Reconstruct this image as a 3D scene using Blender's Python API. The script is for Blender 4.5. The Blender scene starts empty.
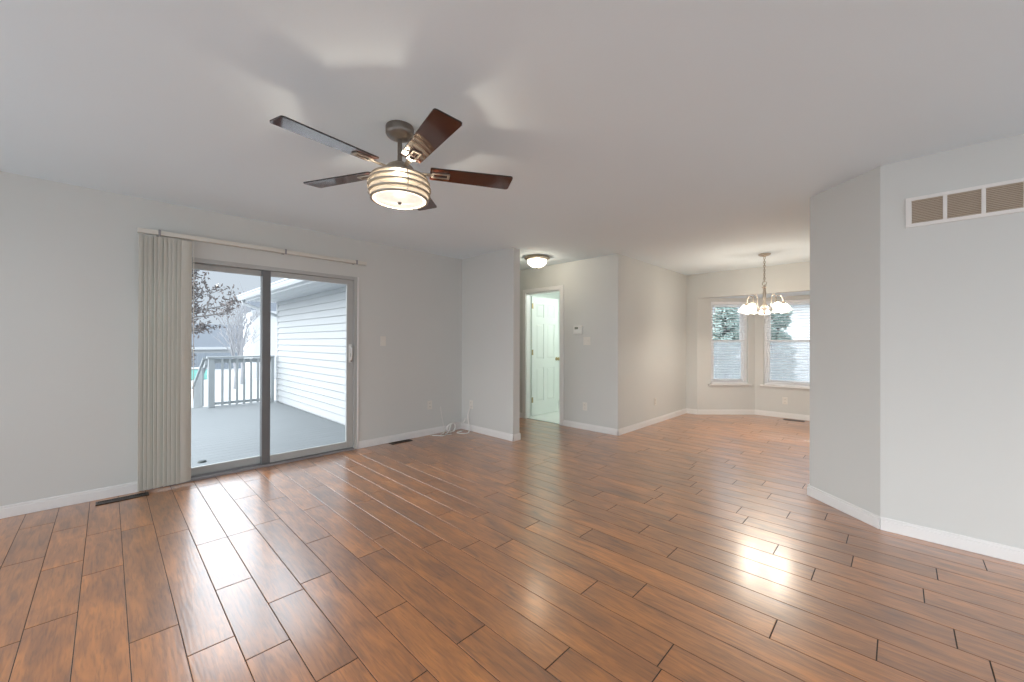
import bpy, math, random
from mathutils import Matrix, Vector
random.seed(7)
PI = math.pi
SC = bpy.context.scene
COL = SC.collection

# ------------------------------------------------------------------ camera
F_PX, CAM_H = 395.33, 1.2488
yaw, pitch, roll = math.radians(44.355), math.radians(0.161), math.radians(0.154)
fw = Vector((-math.sin(yaw)*math.cos(pitch), math.cos(yaw)*math.cos(pitch), math.sin(pitch)))
rt = Vector((math.cos(yaw), math.sin(yaw), 0)); up = rt.cross(fw)
r2 = rt*math.cos(roll) + up*math.sin(roll); u2 = up*math.cos(roll) - rt*math.sin(roll)
cam = bpy.data.objects.new('camera', bpy.data.cameras.new('camera'))
cam.matrix_world = Matrix(((r2.x, u2.x, -fw.x, 0), (r2.y, u2.y, -fw.y, 0), (r2.z, u2.z, -fw.z, CAM_H), (0, 0, 0, 1)))
cam.data.sensor_width = 36; cam.data.lens = 36*F_PX/1024; cam.data.clip_start = 0.05; cam.data.clip_end = 300
COL.objects.link(cam); SC.camera = cam

# ------------------------------------------------------------------ exposure and sky
vs = SC.view_settings
vs.view_transform = 'Standard'; vs.look = 'None'; vs.gamma = 1; vs.use_curve_mapping = False
vs.exposure = 0.0
try:
    SC.cycles.max_bounces = 14; SC.cycles.diffuse_bounces = 8; SC.cycles.glossy_bounces = 4
    SC.cycles.transparent_max_bounces = 16; SC.cycles.sample_clamp_indirect = 6.0
    SC.cycles.use_denoising = True
except Exception:
    pass

SKY_LOW, SKY_HIGH = (0.80, 0.87, 0.97), (1.0, 1.06, 1.15)
SKY_LOW_S, SKY_HIGH_S = 0.84, 1.8
LOBE_DIR = Vector((-0.12, -0.88, 0.35)).normalized(); LOBE_S = 4.7; LOBE_POW = 3.0  # sky lobe added behind the camera to fill the room
DECK_LOBE_DIR = Vector((-0.86, 0.16, 0.48)).normalized(); DECK_LOBE_S = 3.0; DECK_LOBE_POW = 4.0   # out-of-view sky lobe added to strengthen the door's floor reflection
w = bpy.data.worlds.new('overcast_sky'); SC.world = w; w.use_nodes = True
nt = w.node_tree; nt.nodes.clear()
def N(t, **k):
    n = nt.nodes.new(t)
    for a, b in k.items(): setattr(n, a, b)
    return n
out = N('ShaderNodeOutputWorld'); bg = N('ShaderNodeBackground'); tc = N('ShaderNodeTexCoord')
sep = N('ShaderNodeSeparateXYZ'); nt.links.new(tc.outputs['Generated'], sep.inputs[0])
mr = N('ShaderNodeMapRange'); mr.interpolation_type = 'SMOOTHSTEP'
nt.links.new(sep.outputs['Z'], mr.inputs['Value']); mr.inputs['From Min'].default_value = 0.135; mr.inputs['From Max'].default_value = 0.38
mix = N('ShaderNodeMix', data_type='RGBA')
mix.inputs[6].default_value = (*[c*SKY_LOW_S for c in SKY_LOW], 1); mix.inputs[7].default_value = (*[c*SKY_HIGH_S for c in SKY_HIGH], 1)
nt.links.new(mr.outputs[0], mix.inputs[0])
dot = N('ShaderNodeVectorMath', operation='DOT_PRODUCT'); dot.inputs[1].default_value = LOBE_DIR
nt.links.new(tc.outputs['Generated'], dot.inputs[0])
mx = N('ShaderNodeMath', operation='MAXIMUM'); mx.inputs[1].default_value = 0; nt.links.new(dot.outputs['Value'], mx.inputs[0])
pw = N('ShaderNodeMath', operation='POWER'); pw.inputs[1].default_value = LOBE_POW; nt.links.new(mx.outputs[0], pw.inputs[0])
add = N('ShaderNodeMix', data_type='RGBA', blend_type='ADD'); add.clamp_result = False
lc = N('ShaderNodeMix', data_type='RGBA'); lc.inputs[6].default_value = (0, 0, 0, 1)
lc.inputs[7].default_value = (LOBE_S*0.98, LOBE_S*0.99, LOBE_S*1.0, 1)
nt.links.new(pw.outputs[0], lc.inputs[0])
add.inputs[0].default_value = 1; nt.links.new(mix.outputs[2], add.inputs[6]); nt.links.new(lc.outputs[2], add.inputs[7])
dot2 = N('ShaderNodeVectorMath', operation='DOT_PRODUCT'); dot2.inputs[1].default_value = DECK_LOBE_DIR
nt.links.new(tc.outputs['Generated'], dot2.inputs[0])
mx2 = N('ShaderNodeMath', operation='MAXIMUM'); mx2.inputs[1].default_value = 0; nt.links.new(dot2.outputs['Value'], mx2.inputs[0])
pw2 = N('ShaderNodeMath', operation='POWER'); pw2.inputs[1].default_value = DECK_LOBE_POW; nt.links.new(mx2.outputs[0], pw2.inputs[0])
ml2 = N('ShaderNodeMath', operation='MULTIPLY'); nt.links.new(pw2.outputs[0], ml2.inputs[0]); nt.links.new(mr.outputs[0], ml2.inputs[1])
lc2 = N('ShaderNodeMix', data_type='RGBA'); lc2.inputs[6].default_value = (0, 0, 0, 1); lc2.inputs[7].default_value = (DECK_LOBE_S*0.92, DECK_LOBE_S*1.0, DECK_LOBE_S*1.09, 1)
nt.links.new(ml2.outputs[0], lc2.inputs[0])
add2 = N('ShaderNodeMix', data_type='RGBA', blend_type='ADD'); add2.clamp_result = False; add2.inputs[0].default_value = 1
nt.links.new(add.outputs[2], add2.inputs[6]); nt.links.new(lc2.outputs[2], add2.inputs[7])
nt.links.new(add2.outputs[2], bg.inputs[0]); bg.inputs[1].default_value = 1.0
nt.links.new(bg.outputs[0], out.inputs[0])
w.cycles.sampling_method = 'MANUAL'; w.cycles.sample_map_resolution = 1024

FAN_W, HALL_W, CHAND_W, UTILITY_FILL_W = 22.0, 17.0, 21.0, 32.0

# ------------------------------------------------------------------ materials
def mat(name, col, rough=0.5, metal=0.0, var=0.04, scale=6.0, bump=0.0, bscale=80.0, emit=None, es=0.0, spec=0.5, stretch=(1, 1, 1)):
    m = bpy.data.materials.new(name); m.use_nodes = True; t = m.node_tree
    p = t.nodes['Principled BSDF']; L = t.links.new
    co = t.nodes.new('ShaderNodeTexCoord'); mp = t.nodes.new('ShaderNodeMapping'); mp.inputs['Scale'].default_value = stretch
    L(co.outputs['Object'], mp.inputs[0])
    nz = t.nodes.new('ShaderNodeTexNoise'); nz.inputs['Scale'].default_value = scale; nz.inputs['Detail'].default_value = 4
    L(mp.outputs[0], nz.inputs[0])
    mixn = t.nodes.new('ShaderNodeMix'); mixn.data_type = 'RGBA'
    mixn.inputs[6].default_value = (*[max(0, c*(1-var)) for c in col], 1); mixn.inputs[7].default_value = (*[min(1, c*(1+var)) for c in col], 1)
    L(nz.outputs[0], mixn.inputs[0]); L(mixn.outputs[2], p.inputs['Base Color'])
    p.inputs['Roughness'].default_value = rough; p.inputs['Metallic'].default_value = metal
    p.inputs['Specular IOR Level'].default_value = spec
    if bump:
        n2 = t.nodes.new('ShaderNodeTexNoise'); n2.inputs['Scale'].default_value = bscale; L(mp.outputs[0], n2.inputs[0])
        b = t.nodes.new('ShaderNodeBump'); b.inputs['Strength'].default_value = bump; b.inputs['Distance'].default_value = 0.004
        L(n2.outputs[0], b.inputs['Height']); L(b.outputs[0], p.inputs['Normal'])
    if emit:
        p.inputs['Emission Color'].default_value = (*emit, 1); p.inputs['Emission Strength'].default_value = es
    return m

def glass_mat(name, tint=(0.97, 0.99, 0.99)):
    m = bpy.data.materials.new(name); m.use_nodes = True; t = m.node_tree; t.nodes.clear(); L = t.links.new
    o = t.nodes.new('ShaderNodeOutputMaterial'); tr = t.nodes.new('ShaderNodeBsdfTransparent'); gl = t.nodes.new('ShaderNodeBsdfGlossy')
    tr.inputs[0].default_value = (*tint, 1); gl.inputs['Roughness'].default_value = 0.02
    fr = t.nodes.new('ShaderNodeFresnel'); fr.inputs[0].default_value = 1.14
    mx_ = t.nodes.new('ShaderNodeMixShader'); L(fr.outputs[0], mx_.inputs[0]); L(tr.outputs[0], mx_.inputs[1]); L(gl.outputs[0], mx_.inputs[2])
    L(mx_.outputs[0], o.inputs[0]); return m

def screen_mat(name):
    m = bpy.data.materials.new(name); m.use_nodes = True; t = m.node_tree; t.nodes.clear(); L = t.links.new
    o = t.nodes.new('ShaderNodeOutputMaterial'); tr = t.nodes.new('ShaderNodeBsdfTransparent'); df = t.nodes.new('ShaderNodeBsdfTranslucent'); d2_ = t.nodes.new('ShaderNodeBsdfDiffuse')
    df.inputs[0].default_value = (0.8, 0.82, 0.85, 1); d2_.inputs[0].default_value = (0.5, 0.52, 0.55, 1)
    a_ = t.nodes.new('ShaderNodeMixShader'); a_.inputs[0].default_value = 0.4; L(df.outputs[0], a_.inputs[1]); L(d2_.outputs[0], a_.inputs[2])
    ck = t.nodes.new('ShaderNodeTexChecker'); ck.inputs['Scale'].default_value = 900; co = t.nodes.new('ShaderNodeTexCoord'); L(co.outputs['Object'], ck.inputs[0])
    mr_ = t.nodes.new('ShaderNodeMapRange'); mr_.inputs['To Min'].default_value = 0.3; mr_.inputs['To Max'].default_value = 0.6; L(ck.outputs['Fac'], mr_.inputs[0])
    mx_ = t.nodes.new('ShaderNodeMixShader'); L(mr_.outputs[0], mx_.inputs[0]); L(tr.outputs[0], mx_.inputs[1]); L(a_.outputs[0], mx_.inputs[2]); L(mx_.outputs[0], o.inputs[0]); return m

def lampglass_mat(name, col, es, clear=0.35, dcol=(0.9, 0.88, 0.82)):
    """frosted lamp glass: glows, and lets the bulb behind it shine through"""
    m = bpy.data.materials.new(name); m.use_nodes = True; t = m.node_tree; p = t.nodes['Principled BSDF']; L = t.links.new
    p.inputs['Base Color'].default_value = (*dcol, 1); p.inputs['Roughness'].default_value = 0.3
    nz = t.nodes.new('ShaderNodeTexNoise'); nz.inputs['Scale'].default_value = 9
    mr_ = t.nodes.new('ShaderNodeMapRange'); mr_.inputs['To Min'].default_value = es*0.9; mr_.inputs['To Max'].default_value = es*1.1
    L(nz.outputs[0], mr_.inputs[0]); L(mr_.outputs[0], p.inputs['Emission Strength'])
    p.inputs['Emission Color'].default_value = (*col, 1)
    tr = t.nodes.new('ShaderNodeBsdfTransparent'); tr.inputs[0].default_value = (1, 0.96, 0.9, 1)
    mx_ = t.nodes.new('ShaderNodeMixShader'); mx_.inputs[0].default_value = clear
    L(p.outputs[0], mx_.inputs[1]); L(tr.outputs[0], mx_.inputs[2]); L(mx_.outputs[0], t.nodes['Material Output'].inputs[0])
    return m

def floor_mat():
    m = bpy.data.materials.new('hand_scraped_wood'); m.use_nodes = True; t = m.node_tree; p = t.nodes['Principled BSDF']; L = t.links.new
    co = t.nodes.new('ShaderNodeTexCoord')
    at = t.nodes.new('ShaderNodeAttribute'); at.attribute_name = 'plank'   # a random number per plank
    cx = t.nodes.new('ShaderNodeCombineXYZ')
    ml = t.nodes.new('ShaderNodeMath'); ml.operation = 'MULTIPLY'; ml.inputs[1].default_value = 40
    L(at.outputs['Fac'], ml.inputs[0]); L(ml.outputs[0], cx.inputs[2]); L(ml.outputs[0], cx.inputs[0])
    ad = t.nodes.new('ShaderNodeVectorMath'); ad.operation = 'ADD'; L(co.outputs['Object'], ad.inputs[0]); L(cx.outputs[0], ad.inputs[1])
    def noise(sc, stretch, det=5, dist=0.0):
        mp = t.nodes.new('ShaderNodeMapping'); mp.inputs['Scale'].default_value = stretch; L(ad.outputs[0], mp.inputs[0])
        n = t.nodes.new('ShaderNodeTexNoise'); n.inputs['Scale'].default_value = sc; n.inputs['Detail'].default_value = det
        n.inputs['Distortion'].default_value = dist; L(mp.outputs[0], n.inputs[0]); return n
    g1 = noise(4.0, (1.0, 7.0, 1), 6, 1.2)      # long grain
    g2 = noise(2.2, (1.3, 3.2, 1), 3, 0.6)      # mottling
    g3 = noise(30, (0.35, 4.0, 1), 4, 0.4)      # fine pores
    cr = t.nodes.new('ShaderNodeValToRGB'); e = cr.color_ramp.elements
    e[0].position = 0.33; e[0].color = FLOOR_D; e[1].position = 0.66; e[1].color = FLOOR_L
    k = cr.color_ramp.elements.new(0.5); k.color = FLOOR_M
    a1 = t.nodes.new('ShaderNodeMix'); a1.data_type = 'FLOAT'; a1.inputs[0].default_value = 0.5
    L(g1.outputs[0], a1.inputs[2]); L(g2.outputs[0], a1.inputs[3]); L(a1.outputs[0], cr.inputs[0])
    # per plank tone
    mr_ = t.nodes.new('ShaderNodeMapRange'); mr_.inputs['To Min'].default_value = 0.84; mr_.inputs['To Max'].default_value = 1.14; L(at.outputs['Fac'], mr_.inputs[0])
    v = t.nodes.new('ShaderNodeHueSaturation'); L(mr_.outputs[0], v.inputs['Value']); L(cr.outputs[0], v.inputs['Color'])
    p3 = t.nodes.new('ShaderNodeMapRange'); p3.inputs['From Min'].default_value = 0.36; p3.inputs['From Max'].default_value = 0.5
    p3.inputs['To Min'].default_value = 0.74; L(g3.outputs[0], p3.inputs[0])
    mu = t.nodes.new('ShaderNodeMix'); mu.data_type = 'RGBA'; mu.blend_type = 'MULTIPLY'; mu.inputs[0].default_value = 1.0
    L(v.outputs[0], mu.inputs[6]); L(p3.outputs[0], mu.inputs[7]); L(mu.outputs[2], p.inputs['Base Color'])
    rr = t.nodes.new('ShaderNodeMapRange'); rr.inputs['To Min'].default_value = FLOOR_R[0]; rr.inputs['To Max'].default_value = FLOOR_R[1]
    L(g1.outputs[0], rr.inputs[0]); L(rr.outputs[0], p.inputs['Roughness'])
    p.inputs['IOR'].default_value = FLOOR_IOR
    p.inputs['Coat Weight'].default_value = 1.0; p.inputs['Coat Roughness'].default_value = 0.38; p.inputs['Coat IOR'].default_value = 2.0
    # scraped, ringed surface
    mpw = t.nodes.new('ShaderNodeMapping'); mpw.inputs['Scale'].default_value = (0.16, 1.0, 1); L(ad.outputs[0], mpw.inputs[0])
    wv = t.nodes.new('ShaderNodeTexWave'); wv.wave_type = 'BANDS'; wv.bands_direction = 'Y'; wv.inputs['Scale'].default_value = 16; wv.inputs['Distortion'].default_value = 9
    wv.inputs['Detail'].default_value = 2.5; wv.inputs['Detail Scale'].default_value = 1.1; L(mpw.outputs[0], wv.inputs[0])
    s1 = noise(3.0, (0.9, 4.0, 1), 2, 0.8)
    b = t.nodes.new('ShaderNodeBump'); b.inputs['Strength'].default_value = 0.10; b.inputs['Distance'].default_value = 0.004; L(s1.outputs[0], b.inputs['Height'])
    b2 = t.nodes.new('ShaderNodeBump'); b2.inputs['Strength'].default_value = 0.10; b2.inputs['Distance'].default_value = 0.001
    L(wv.outputs[0], b2.inputs['Height']); L(b.outputs[0], b2.inputs['Normal']); L(b2.outputs[0], p.inputs['Normal'])
    return m

FLOOR_D, FLOOR_M, FLOOR_L = (0.19, 0.062, 0.012, 1), (0.37, 0.128, 0.022, 1), (0.55, 0.198, 0.034, 1)
FLOOR_R = (0.18, 0.23); FLOOR_IOR = 1.72

M = {}
M['wall'] = mat('greige_wall_paint', (0.638, 0.650, 0.630), 0.75, var=0.015, scale=2, bump=0.05, bscale=140, spec=0.25)
M['ceiling'] = mat('white_ceiling_paint', (0.775, 0.872, 0.925), 0.85, var=0.012, scale=1.5, bump=0.08, bscale=120, spec=0.2)
M['trim'] = mat('white_trim_paint', (0.80, 0.80, 0.79), 0.35, var=0.02)
M['floor'] = floor_mat()
M['gap'] = mat('dark_floor_gap', (0.035, 0.018, 0.010), 0.7)
M['tile'] = mat('white_floor_tile', (0.75, 0.76, 0.74), 0.3)
M['alu'] = mat('grey_white_aluminium', (0.45, 0.46, 0.45), 0.4, metal=0.0, var=0.03)
M['alu_dark'] = mat('grey_aluminium_track', (0.30, 0.30, 0.31), 0.4, metal=0.3)
M['interlock_shaded'] = mat('shaded_grey_aluminium', (0.16, 0.165, 0.17), 0.4)  # backlit shade of the meeting stile painted into its grey
M['handle'] = mat('pale_handle', (0.72, 0.72, 0.70), 0.3)
M['black'] = mat('black_latch', (0.02, 0.02, 0.02), 0.4)
M['glass'] = glass_mat('window_glass')
M['screen'] = screen_mat('pale_insect_screen')
M['vane'] = mat('grey_beige_vane', (0.66, 0.67, 0.62), 0.55, var=0.06, scale=3, stretch=(1, 1, 0.1))
M['rail'] = mat('cream_headrail', (0.66, 0.64, 0.58), 0.4)
M['vinyl'] = mat('white_vinyl', (0.84, 0.85, 0.86), 0.35)
M['slat'] = mat('white_blind_slat', (0.86, 0.87, 0.88), 0.4)
M['doorpaint'] = mat('white_door_paint', (0.80, 0.83, 0.80), 0.4, var=0.015)
M['brass'] = mat('satin_brass', (0.45, 0.36, 0.20), 0.3, metal=0.9)
M['nickel'] = mat('brushed_nickel', (0.46, 0.41, 0.35), 0.42, metal=0.85, var=0.08)
M['bronze'] = mat('dull_bronze', (0.21, 0.185, 0.16), 0.35, metal=0.7)
M['blade'] = mat('dark_cherry_blade', (0.06, 0.017, 0.010), 0.10, var=0.35, scale=5, stretch=(1, 9, 1))
M['blade'].node_tree.nodes['Principled BSDF'].inputs['IOR'].default_value = 1.9
M['edge'] = mat('black_blade_edge', (0.012, 0.010, 0.010), 0.35)
M['fanglass'] = lampglass_mat('cream_lamp_glass', (1.0, 0.80, 0.56), 0.52, 0.16, (0.10, 0.09, 0.08))
M['fanlens'] = lampglass_mat('white_lamp_lens', (1.0, 0.92, 0.82), 0.80, 0.08, (0.10, 0.10, 0.09))
M['hallglass'] = lampglass_mat('white_dome_glass', (1.0, 0.98, 0.90), 1.3, 0.35)
M['chandglass'] = lampglass_mat('white_tulip_glass', (1.0, 0.95, 0.86), 1.2, 0.24)
M['plate'] = mat('ivory_wall_plate', (0.74, 0.72, 0.67), 0.35)
M['slot'] = mat('dark_slot', (0.12, 0.11, 0.10), 0.5)
M['thermo'] = mat('off_white_thermostat', (0.78, 0.78, 0.75), 0.4)
M['lcd'] = mat('grey_lcd', (0.22, 0.24, 0.21), 0.2)
M['register'] = mat('dark_brown_register', (0.045, 0.030, 0.022), 0.4, metal=0.4)
M['grille'] = mat('white_grille', (0.78, 0.76, 0.73), 0.4)
M['louver'] = mat('beige_louver', (0.55, 0.47, 0.38), 0.5)
M['duct'] = mat('tan_duct_shade', (0.20, 0.15, 0.10), 0.8)  # shade behind the louvers put into a tan colour
M['cable'] = mat('white_cable', (0.76, 0.75, 0.72), 0.4)
M['deck'] = mat('pale_grey_deck_paint', (0.195, 0.21, 0.22), 0.6, var=0.10, scale=3, stretch=(4, 0.6, 1))
M['deckrail'] = mat('weathered_grey_rail', (0.34, 0.365, 0.38), 0.6, var=0.08)
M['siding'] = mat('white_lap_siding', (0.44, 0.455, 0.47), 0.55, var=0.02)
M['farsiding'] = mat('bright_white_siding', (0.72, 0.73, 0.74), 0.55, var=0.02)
M['soffit'] = mat('white_soffit', (0.55, 0.57, 0.59), 0.5)
M['shingle'] = mat('grey_shingle', (0.22, 0.24, 0.27), 0.8, var=0.25, scale=14)
M['farroof'] = mat('slate_grey_roof', (0.15, 0.17, 0.20), 0.8, var=0.12, scale=8)
M['ground'] = mat('frosty_pale_ground', (0.46, 0.47, 0.475), 0.9, var=0.10, scale=0.7)
M['fence'] = mat('grey_fence_board', (0.24, 0.27, 0.31), 0.7, var=0.1)
M['teal'] = mat('pale_teal_plastic', (0.25, 0.58, 0.52), 0.5)
M['bark'] = mat('grey_bark', (0.20, 0.19, 0.19), 0.9, var=0.2, scale=20)
M['twig'] = mat('pale_grey_twig', (0.34, 0.34, 0.36), 0.9, var=0.2)
M['leaf'] = mat('dry_brown_leaf', (0.17, 0.148, 0.145), 0.8, var=0.3, scale=2)
M['needle'] = mat('blue_green_needles', (0.42, 0.53, 0.50), 0.7, var=0.3, scale=3)
M['capm'] = mat('dark_grey_cap', (0.06, 0.07, 0.07), 0.5)

# ------------------------------------------------------------------ mesh helper
class MB:
    def __init__(s): s.v = []; s.f = []; s.m = []
    def face(s, pts, mi=0):
        i = len(s.v); s.v += [tuple(p) for p in pts]; s.f.append(tuple(range(i, i+len(pts)))); s.m.append(mi)
    def box(s, x0, x1, y0, y1, z0, z1, mi=0, T=None):
        P = [(x0, y0, z0), (x1, y0, z0), (x1, y1, z0), (x0, y1, z0), (x0, y0, z1), (x1, y0, z1), (x1, y1, z1), (x0, y1, z1)]
        if T is not None: P = [tuple(T @ Vector(p)) for p in P]
        i = len(s.v); s.v += P
        for q in ((0, 3, 2, 1), (4, 5, 6, 7), (0, 1, 5, 4), (1, 2, 6, 5), (2, 3, 7, 6), (3, 0, 4, 7)):
            s.f.append(tuple(i+k for k in q)); s.m.append(mi)
        return s
    def prism(s, poly, z0, z1, mi=0, T=None):
        n = len(poly); P = [(x, y, z0) for x, y in poly] + [(x, y, z1) for x, y in poly]
        if T is not None: P = [tuple(T @ Vector(p)) for p in P]
        i = len(s.v); s.v += P
        s.f.append(tuple(i+k for k in reversed(range(n)))); s.f.append(tuple(i+n+k for k in range(n))); s.m += [mi, mi]
        for k in range(n):
            j = (k+1) % n; s.f.append((i+k, i+j, i+n+j, i+n+k)); s.m.append(mi)
        return s
    def lathe(s, prof, c=(0, 0, 0), seg=40, mi=0, T=None, cap=True):
        i = len(s.v); n = len(prof)
        for r, z in prof:
            for k in range(seg):
                a = 2*PI*k/seg; p = Vector((c[0]+r*math.cos(a), c[1]+r*math.sin(a), c[2]+z))
                s.v.append(tuple(T @ p if T is not None else p))
        for j in range(n-1):
            for k in range(seg):
                q = (k+1) % seg; s.f.append((i+j*seg+k, i+j*seg+q, i+(j+1)*seg+q, i+(j+1)*seg+k)); s.m.append(mi)
        if cap:
            s.f.append(tuple(i+k for k in reversed(range(seg)))); s.f.append(tuple(i+(n-1)*seg+k for k in range(seg))); s.m += [mi, mi]
        return s
    def tube(s, pts, r, seg=8, mi=0, closed=False):
        pts = [Vector(p) for p in pts]; n = len(pts); i = len(s.v)
        rr = r if isinstance(r, (list, tuple)) else [r]*n
        prev = None
        for k in range(n):
            if closed: t = pts[(k+1) % n]-pts[k-1]
            else: t = pts[min(k+1, n-1)]-pts[max(k-1, 0)]
            t.normalize()
            if prev is None:
                a = Vector((0, 0, 1)) if abs(t.z) < 0.9 else Vector((1, 0, 0)); u = t.cross(a).normalized()
            else:
                u = (prev - t*prev.dot(t)).normalized()
            prev = u; v = t.cross(u)
            for q in range(seg):
                a = 2*PI*q/seg; s.v.append(tuple(pts[k]+u*rr[k]*math.cos(a)+v*rr[k]*math.sin(a)))
        for k in range(n if closed else n-1):
            k2 = (k+1) % n
            for q in range(seg):
                q2 = (q+1) % seg; s.f.append((i+k*seg+q, i+k*seg+q2, i+k2*seg+q2, i+k2*seg+q)); s.m.append(mi)
        if not closed:
            s.f.append(tuple(i+q for q in reversed(range(seg)))); s.f.append(tuple(i+(n-1)*seg+q for q in range(seg))); s.m += [mi, mi]
        return s
    def build(s, name, mats, parent=None, loc=(0, 0, 0), rz=0, smooth=False, bevel=0, seg=2):
        me = bpy.data.meshes.new(name); me.from_pydata(s.v, [], s.f)
        for m_ in (mats if isinstance(mats, (list, tuple)) else [mats]): me.materials.append(m_)
        me.polygons.foreach_set('material_index', s.m)
        if smooth:
            me.polygons.foreach_set('use_smooth', [True]*len(s.f))
            me.set_sharp_from_angle(angle=math.radians(40))
        me.update(); o = bpy.data.objects.new(name, me); COL.objects.link(o)
        o.location = loc; o.rotation_euler = (0, 0, rz)
        if parent is not None: o.parent = parent
        if bevel:
            b = o.modifiers.new('bevel', 'BEVEL'); b.width = bevel; b.segments = seg; b.limit_method = 'ANGLE'; b.angle_limit = math.radians(50)
            b.harden_normals = False
        return o
def tag(o, label=None, cat=None, group=None, kind=None):
    if label: o['label'] = label
    if cat: o['category'] = cat
    if group: o['group'] = group
    if kind: o['kind'] = kind
    return o
def thing(name, label, cat, loc=(0, 0, 0), rz=0, group=None, kind=None):
    o = bpy.data.objects.new(name, None); o.empty_display_size = 0.1; COL.objects.link(o)
    o.location = loc; o.rotation_euler = (0, 0, rz)
    return tag(o, label, cat, group, kind)
def copy_tree(o, parent=None):
    c = o.copy(); COL.objects.link(c)
    if parent is not None: c.parent = parent
    for ch in list(o.children): copy_tree(ch, c)
    return c
def lamp(name, loc, watts, col, r=0.03, parent=None):
    l = bpy.data.lights.new(name, 'POINT'); l.energy = watts; l.color = col; l.shadow_soft_size = r
    o = bpy.data.objects.new(name, l); COL.objects.link(o); o.location = loc
    if parent is not None: o.parent = parent
    return o

# ------------------------------------------------------------------ setting
def wall(name, p0, p1, th, z0, z1, holes=(), m='wall'):
    """wall from p0 to p1 (room side), thickness th to the left of p0->p1, with rectangular openings (s0,s1,z0,z1)"""
    p0 = Vector((*p0, 0)); p1 = Vector((*p1, 0)); d = p1-p0; Ln = d.length; d.normalize(); n = Vector((-d.y, d.x, 0))
    ss = sorted({0, Ln, *[h[0] for h in holes], *[h[1] for h in holes]}); zz = sorted({z0, z1, *[h[2] for h in holes], *[h[3] for h in holes]})
    def solid(i, j):
        if i < 0 or j < 0 or i >= len(ss)-1 or j >= len(zz)-1: return False
        a, b = (ss[i]+ss[i+1])/2, (zz[j]+zz[j+1])/2
        return not any(h[0] < a < h[1] and h[2] < b < h[3] for h in holes)
    mb = MB(); P = lambda s_, z_, t_: p0+d*s_+n*t_+Vector((0, 0, z_))
    for i in range(len(ss)-1):
        for j in range(len(zz)-1):
            if not solid(i, j): continue
            a, b, c, e = ss[i], ss[i+1], zz[j], zz[j+1]
            mb.face([P(a, c, 0), P(b, c, 0), P(b, e, 0), P(a, e, 0)]); mb.face([P(b, c, th), P(a, c, th), P(a, e, th), P(b, e, th)])
            if not solid(i-1, j): mb.face([P(a, c, th), P(a, c, 0), P(a, e, 0), P(a, e, th)])
            if not solid(i+1, j): mb.face([P(b, c, 0), P(b, c, th), P(b, e, th), P(b, e, 0)])
            if not solid(i, j-1): mb.face([P(a, c, th), P(b, c, th), P(b, c, 0), P(a, c, 0)])
            if not solid(i, j+1): mb.face([P(a, e, 0), P(b, e, 0), P(b, e, th), P(a, e, th)])
    return tag(mb.build(name, M[m]), kind='structure')

XL, YP0, YP1, XP, YD, XC, YF, YB = -4.51, 3.575, 3.69, -3.47, 4.785, -2.69, 7.17, 7.88
H = 2.44
XR, YK = 2.3, -1.6
# walls; thickness lies to the left of travel, so travel with the room on the right
wall('wall_left', (XL, YK), (XL, YP1), 0.16, 0, H, [(0.19-YK, 2.03-YK, 0, 2.0)])
mb = MB(); mb.box(XL, XP, YP0, YP1, 0, H); tag(mb.build('wall_partition', M['wall']), kind='structure')
wall('wall_hall_end', (-5.7, YP1), (-5.7, YD), 0.12, 0, H)
wall('wall_hall_near', (XL-0.16, YP1-0.12), (-5.8, YP1-0.12), -0.12, 0, H)
wall('wall_hall', (-5.8, YD), (XC, YD), 0.115, 0, H, [(-4.36+5.8, -3.655+5.8, 0, 2.045)])
wall('wall_dining_left', (XC, YD+0.115), (XC, YF), 0.12, 0, H)
BX0, BX1, BX2, BX3 = -2.50, -1.79, -0.26, 0.45
wall('wall_far', (XC-0.12, YF), (1.6, YF), 0.10, 0, H, [(BX0-XC+0.12, BX3-XC+0.12, 0, 2.02)])
S2 = math.sqrt(2)
AW = (0.236, 0.885)
wall('wall_bay_left', (BX0, YF), (BX1, YB), 0.14, 0, 2.14, [(AW[0], AW[1], 0.53, 1.965)])
wall('wall_bay_back', (BX1, YB), (BX2, YB), 0.14, 0, 2.14, [(-1.655-BX1, -0.395-BX1, 0.53, 1.955)])
wall('wall_bay_right', (BX2, YB), (BX3, YF), 0.14, 0, 2.14, [((BX1-BX0)*S2-AW[1], (BX1-BX0)*S2-AW[0], 0.53, 1.965)])
mb = MB(); mb.prism([(BX0-0.1, YF+0.1), (BX1-0.06, YB+0.14), (BX2+0.06, YB+0.14), (BX3+0.1, YF+0.1)][::-1], 2.02, 2.14); tag(mb.build('ceiling_bay', M['ceiling']), kind='structure')
wall('wall_dining_right', (1.6, YF), (1.6, 4.3), 0.12, 0, H)
mb = MB(); mb.prism([(-0.52, 4.02), (-0.087, 3.63), (XR, 3.63), (XR, 4.3), (-0.52, 4.3)], 0, H); tag(mb.build('wall_right_return', M['wall']), kind='structure')
wall('wall_right', (XR, 3.63), (XR, YK), 0.16, 0, H, [(0.5, 4.6, 0.25, 2.2)])  # opening out of view, added to let daylight in
wall('wall_back', (XR+0.16, YK), (XL-0.16, YK), 0.16, 0, H, [(0.6, 6.7, 0.25, 2.2)])  # wide unseen opening added to admit the sky lobe
mb = MB()
for (a, b, c, e) in ((XL-0.16, XR+0.16, YK-0.16, YP1), (-5.85, XR+0.16, YP1, YD+0.115), (-2.81, XR+0.16, YD+0.115, YF+0.1)):
    mb.box(a, b, c, e, H, H+0.12)
tag(mb.build('ceiling', M['ceiling']), kind='structure')
# unseen house roof added (keeps the sky off the ceiling and shades the deck)
mb = MB(); mb.prism([(-4.68, 2.57), (XR+0.3, 2.57), (-1.0, 4.4)], -8.2, 2.6, T=Matrix.Rotation(PI/2, 4, 'X')); tag(mb.build('roof', M['shingle']), kind='structure')
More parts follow.
